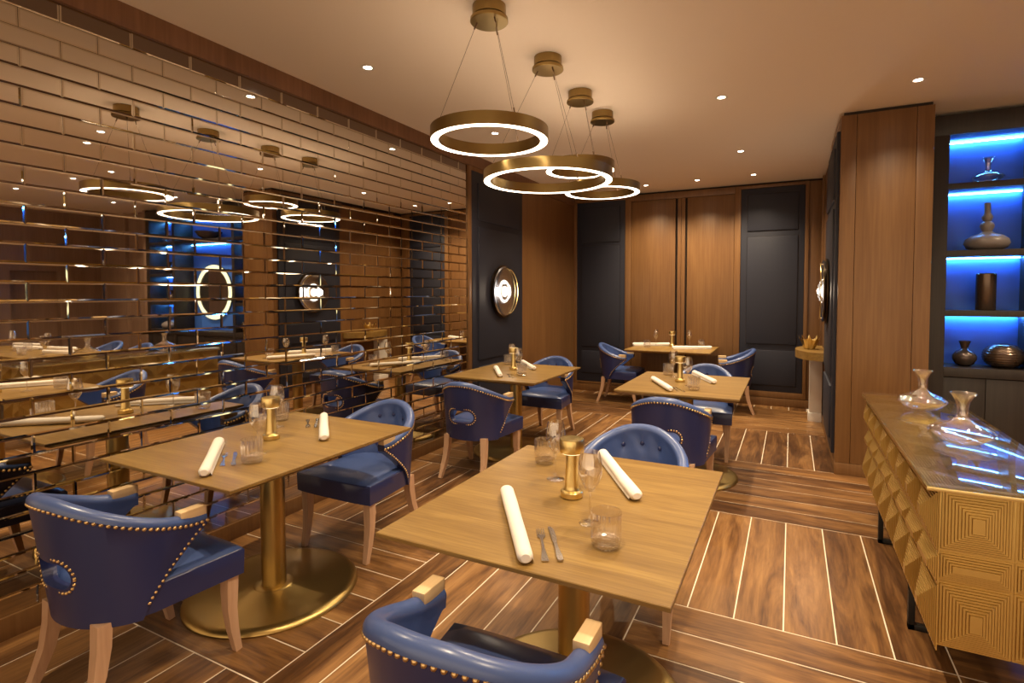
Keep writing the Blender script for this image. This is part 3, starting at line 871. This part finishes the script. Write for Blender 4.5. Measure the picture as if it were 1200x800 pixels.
# pottery and glass on the shelves
def decanter(name, s, glassmat='glass'):
    pr = [(0, .002), (.04, .0), (.075, .012), (.105, .032), (.122, .052), (.125, .060), (.118, .070), (.085, .088), (.045, .104), (.028, .118), (.0225, .135), (.022, .16), (.028, .195), (.040, .222), (.052, .236)]
    inner = [(r - .002 if r > .003 else 0, z + .002) for r, z in pr[::-1]]
    inner[-1] = (0, .008)
    o = MB().lathe([(r * s, z * s) for r, z in pr + inner], seg=64).build(name, glassmat, smooth=50)
    return o
cat = 'decanter'
o = decanter('decanter', .97); o.location = (3.684, 3.83, .8062); tag(o, 'glass decanter standing farther back on the gold sideboard', cat, 'glass decanters')
o = decanter('decanter', .97); o.location = (3.692, 3.045, .8062); tag(o, 'glass decanter standing nearest on the gold sideboard', cat, 'glass decanters')
o = decanter('decanter', .86); o.location = (4.39, 5.60, 2.36); tag(o, 'glass decanter on the top lit shelf', cat, 'glass decanters')
YS = 5.60
def bottle_vase():
    return MB().lathe([(0, 0), (.09, .0), (.128, .02), (.145, .055), (.135, .09), (.10, .118), (.05, .135), (.032, .15), (.040, .172), (.048, .195), (.040, .218), (.024, .232), (.033, .252), (.036, .268), (.026, .288), (.020, .30), (.021, .375), (.023, .38), (.016, .38), (.014, .34)], seg=72, ribs=36, amp=.012).build('bottle_vase', 'grey_vase', smooth=50)
o = bottle_vase(); o.location = (4.395, YS, 1.825); tag(o, 'grey ribbed gourd-necked vase on the second lit shelf', 'vase')
o = MB().lathe([(0, 0), (.062, 0), (.065, .004), (.065, .292), (.060, .296), (.056, .29), (.055, .02), (0, .018)], seg=48).build('cylinder_vase', 'glazed', smooth=40); o.location = (4.40, YS, 1.343); tag(o, 'tall bronze-glazed cylinder vase on the third lit shelf', 'vase')
def flask_vase():
    return MB().lathe([(0, 0), (.035, 0), (.062, .02), (.080, .055), (.080, .085), (.060, .118), (.03, .134), (.022, .145), (.030, .175), (.041, .206), (.037, .207), (.02, .15), (0, .14)], seg=48).build('flask_vase', 'glazed_dark', smooth=50)
o = flask_vase(); o.location = (4.275, YS, .8825); tag(o, 'small dark metallic flask vase with flared neck on the lowest lit shelf', 'vase')
pr = [(0, 0), (.06, .0)]
for k in range(41):
    t = k / 40; a = -1.15 + 2.3 * t
    pr.append(((.132 * math.cos(a) ** .9 + .05 * 0) * (1 + .02 * math.sin(k * 1.9)), .094 + .094 * math.sin(a) / math.sin(1.15)))
pr += [(.045, .185), (.03, .12), (0, .1)]
o = MB().lathe(pr, seg=56).build('ribbed_vase', 'glazed', smooth=60); o.location = (4.52, YS, .8825); tag(o, 'round horizontally ribbed bronze vase on the lowest lit shelf', 'vase')
o = MB().lathe([(0, 0), (.08, 0), (.15, .05), (.20, .12), (.196, .122), (.145, .06), (0, .015)], seg=56).build('wide_bowl', 'glazed_dark', smooth=50); o.location = (5.42, 5.555, 2.3595); tag(o, 'wide black bowl on the shelf above the ring-lit mirror', 'bowl')
o = decanter('decanter', .86); o.location = (6.56, 5.60, 2.3595); tag(o, 'glass decanter on the top shelf of the reflected farthest bay', cat, 'glass decanters')
o = flask_vase(); o.location = (6.56, 5.60, 1.8245); tag(o, 'dark flask vase on the second shelf of the reflected farthest bay', 'vase')
o = flask_vase(); o.location = (6.50, 5.60, 1.3425); tag(o, 'dark flask vase on the third shelf of the reflected farthest bay', 'vase')
o = bottle_vase(); o.location = (6.56, 5.60, .8825); tag(o, 'grey gourd-necked vase on the lowest shelf of the reflected farthest bay', 'vase')
# ring-lit round mirror
root = tag(empty('lit_mirror', (5.60, 5.7675, 1.508)), 'round wall mirror with a glowing pale yellow ring in the blue bay', 'mirror')
R = Matrix.Rotation(PI / 2, 4, 'X')
MB().lathe([(0, 0), (.46, 0), (.46, .022), (0, .022)], seg=72).xform(R).build('backing', 'black', root)
MB().lathe([(.455, .0225), (.452, .036), (.39, .036), (.387, .0225)], seg=96).xform(R).build('light_ring', 'mirror_light', root)
MB().lathe([(0, .028), (.386, .028), (.386, .0225)], seg=72).xform(R).build('mirror_glass', 'mirror', root)

# ================================================================ SIDEBOARD
root = tag(empty('sideboard', (3.45, 2.375, 0)), 'long gold sideboard with stepped pyramid fronts and a glass top', 'sideboard')
SX, SY, Z0, Z1 = .47, 1.985, .195, .788
def ziggurat(b, w, h, steps, depth):
    """stepped pyramid, local: x 0..w, z 0..h, protrudes to -y"""
    m = min(w, h) / 2
    for k in range(steps):
        i0 = m * .92 * k / steps
        sd = depth / steps; gr = .0042; ya = -sd * k + (gr if k else 0); yb = -sd * (k + 1); yi = yb + gr
        i1 = m * .92 * (k + 1) / steps if k < steps - 1 else None
        O = [(i0, i0), (w - i0, i0), (w - i0, h - i0), (i0, h - i0)]
        for q in range(4):
            r_ = (q + 1) % 4
            b.quad((O[q][0], ya, O[q][1]), (O[r_][0], ya, O[r_][1]), (O[r_][0], yb, O[r_][1]), (O[q][0], yb, O[q][1]))
        if i1 is None: b.quad(*[(p[0], yb, p[1]) for p in O])
        else:
            I = [(i1, i1), (w - i1, i1), (w - i1, h - i1), (i1, h - i1)]
            for q in range(4):
                r_ = (q + 1) % 4
                J = [(O[t][0] + (I[t][0] - O[t][0]) * .68, O[t][1] + (I[t][1] - O[t][1]) * .68) for t in (q, r_)]
                b.quad((O[q][0], yb, O[q][1]), (O[r_][0], yb, O[r_][1]), (J[1][0], yb, J[1][1]), (J[0][0], yb, J[0][1]))
                b.quad((J[0][0], yb, J[0][1]), (J[1][0], yb, J[1][1]), (J[1][0], yi, J[1][1]), (J[0][0], yi, J[0][1]))
                b.quad((J[0][0], yi, J[0][1]), (J[1][0], yi, J[1][1]), (I[r_][0], yi, I[r_][1]), (I[q][0], yi, I[q][1]))
b = MB(); b.box(.035, .045, Z0, SX, SY - .02, Z1 - .012, .001); b.build('carcass', 'gold_side', root)
rows = [(Z0, .244), (.441, .107), (.550, .236)]
# long front (faces -x): eight columns of doors; end (faces -y): two columns
cw = SY / 8
for c in range(8):
    b = MB()
    for z, h in rows:
        t = MB(); ziggurat(t, cw - .004, h - .003, 11 if h > .15 else 6, .044 if h > .15 else .03)
        t.bm.transform(Matrix.Translation((.036, SY - .002 - c * cw, z)) @ Matrix.Rotation(-PI / 2, 4, 'Z'))
        me = D.meshes.new('t'); t.bm.to_mesh(me); t.bm.free(); b.bm.from_mesh(me); D.meshes.remove(me)
    b.build('door_front', 'gold_side', root, smooth=0, recalc=False)
ew = (SX - .036) / 2
for c in range(2):
    b = MB()
    for z, h in rows:
        t = MB(); ziggurat(t, ew - .004, h - .003, 11 if h > .15 else 6, .044 if h > .15 else .028)
        t.bm.transform(Matrix.Translation((.038 + c * ew, .046, z)))
        me = D.meshes.new('t'); t.bm.to_mesh(me); t.bm.free(); b.bm.from_mesh(me); D.meshes.remove(me)
    b.build('end_panel', 'gold_side', root, smooth=0, recalc=False)
# ribbed top below the glass
b = MB(); n = 64
for c in range(8):
    for r_ in range(2):
        t = MB(); ziggurat(t, cw - .001, SX / 2 - .003, 11, .009)
        t.bm.transform(Matrix.Translation((SX * r_ / 2 + .003, c * cw, Z1 - .012)) @ Matrix(((0, 0, 1, 0), (1, 0, 0, 0), (0, -1, 0, 0), (0, 0, 0, 1))))
        me = D.meshes.new('t'); t.bm.to_mesh(me); t.bm.free(); b.bm.from_mesh(me); D.meshes.remove(me)
b.build('ribbed_top', 'gold_side', root, smooth=0, recalc=False)
b = MB(); fr = .006
b.box(-.008, 0, Z1 - .012, 0.002, SY, Z1 + .002, .001); b.box(SX - .002, 0, Z1 - .012, SX + .008, SY, Z1 + .002, .001)
b.box(-.008, -.006, Z1 - .012, SX + .008, .003, Z1 + .002, .001); b.box(-.008, SY - .003, Z1 - .012, SX + .008, SY + .006, Z1 + .002, .001)
b.build('top_edge', 'brass', root)
b = MB(); b.box(-.008, -.006, Z1 + .0025, SX + .008, SY + .006, Z1 + .0175, .001); o = b.build('glass_top', 'top_glass', root); o['label'] = 'clear glass top'
for yy in (.48, 1.40):
    b = MB()
    b.box(.03, yy, 0, .055, yy + .03, Z0, .002); b.box(SX - .055, yy, 0, SX - .03, yy + .03, Z0, .002); b.box(.03, yy, 0, SX - .03, yy + .03, .025, .002); b.box(.03, yy, Z0 - .02, SX - .03, yy + .03, Z0 - .001, .002)
    b.build('leg', 'black', root)

# ================================================================ CAMERA
cam = D.cameras.new('camera'); co = D.objects.new('camera', cam); COL.objects.link(co)
F_, CX, CY = 632.078, 608.004, 367.232
yaw, pit, rol = math.radians(26.801), math.radians(-2.161), math.radians(-.078)
f = Vector((-math.sin(yaw) * math.cos(pit), math.cos(yaw) * math.cos(pit), math.sin(pit)))
rt = Vector((math.cos(yaw), math.sin(yaw), 0)); up = rt.cross(f)
r2 = rt * math.cos(rol) + up * math.sin(rol); u2 = -rt * math.sin(rol) + up * math.cos(rol)
m = Matrix((r2, u2, -f)).transposed().to_4x4(); m.translation = Vector((2.9969, 0, 1.4857))
co.matrix_world = m
cam.sensor_width = 36; cam.lens = F_ / 1200 * 36
cam.shift_x = -(CX - 600) / 1200; cam.shift_y = (CY - 400) / 1200
cam.clip_start = .02
sc = bpy.context.scene; sc.camera = co
w = D.worlds.new('world'); sc.world = w; w.use_nodes = True
w.node_tree.nodes['Background'].inputs[0].default_value = (1, .74, .49, 1); w.node_tree.nodes['Background'].inputs[1].default_value = 1.15  # warm fill light added, reaching the room through the open front

vs = sc.view_settings
vs.view_transform = 'Standard'; vs.look = 'None'; vs.gamma = 1; vs.use_curve_mapping = False; vs.exposure = 0.56
cy = sc.cycles
cy.use_denoising = True; cy.caustics_reflective = False; cy.caustics_refractive = False
cy.max_bounces = 9; cy.diffuse_bounces = 5; cy.glossy_bounces = 6; cy.transmission_bounces = 8; cy.transparent_max_bounces = 16
cy.sample_clamp_indirect = 6
cy.use_adaptive_sampling = True; cy.adaptive_threshold = .015
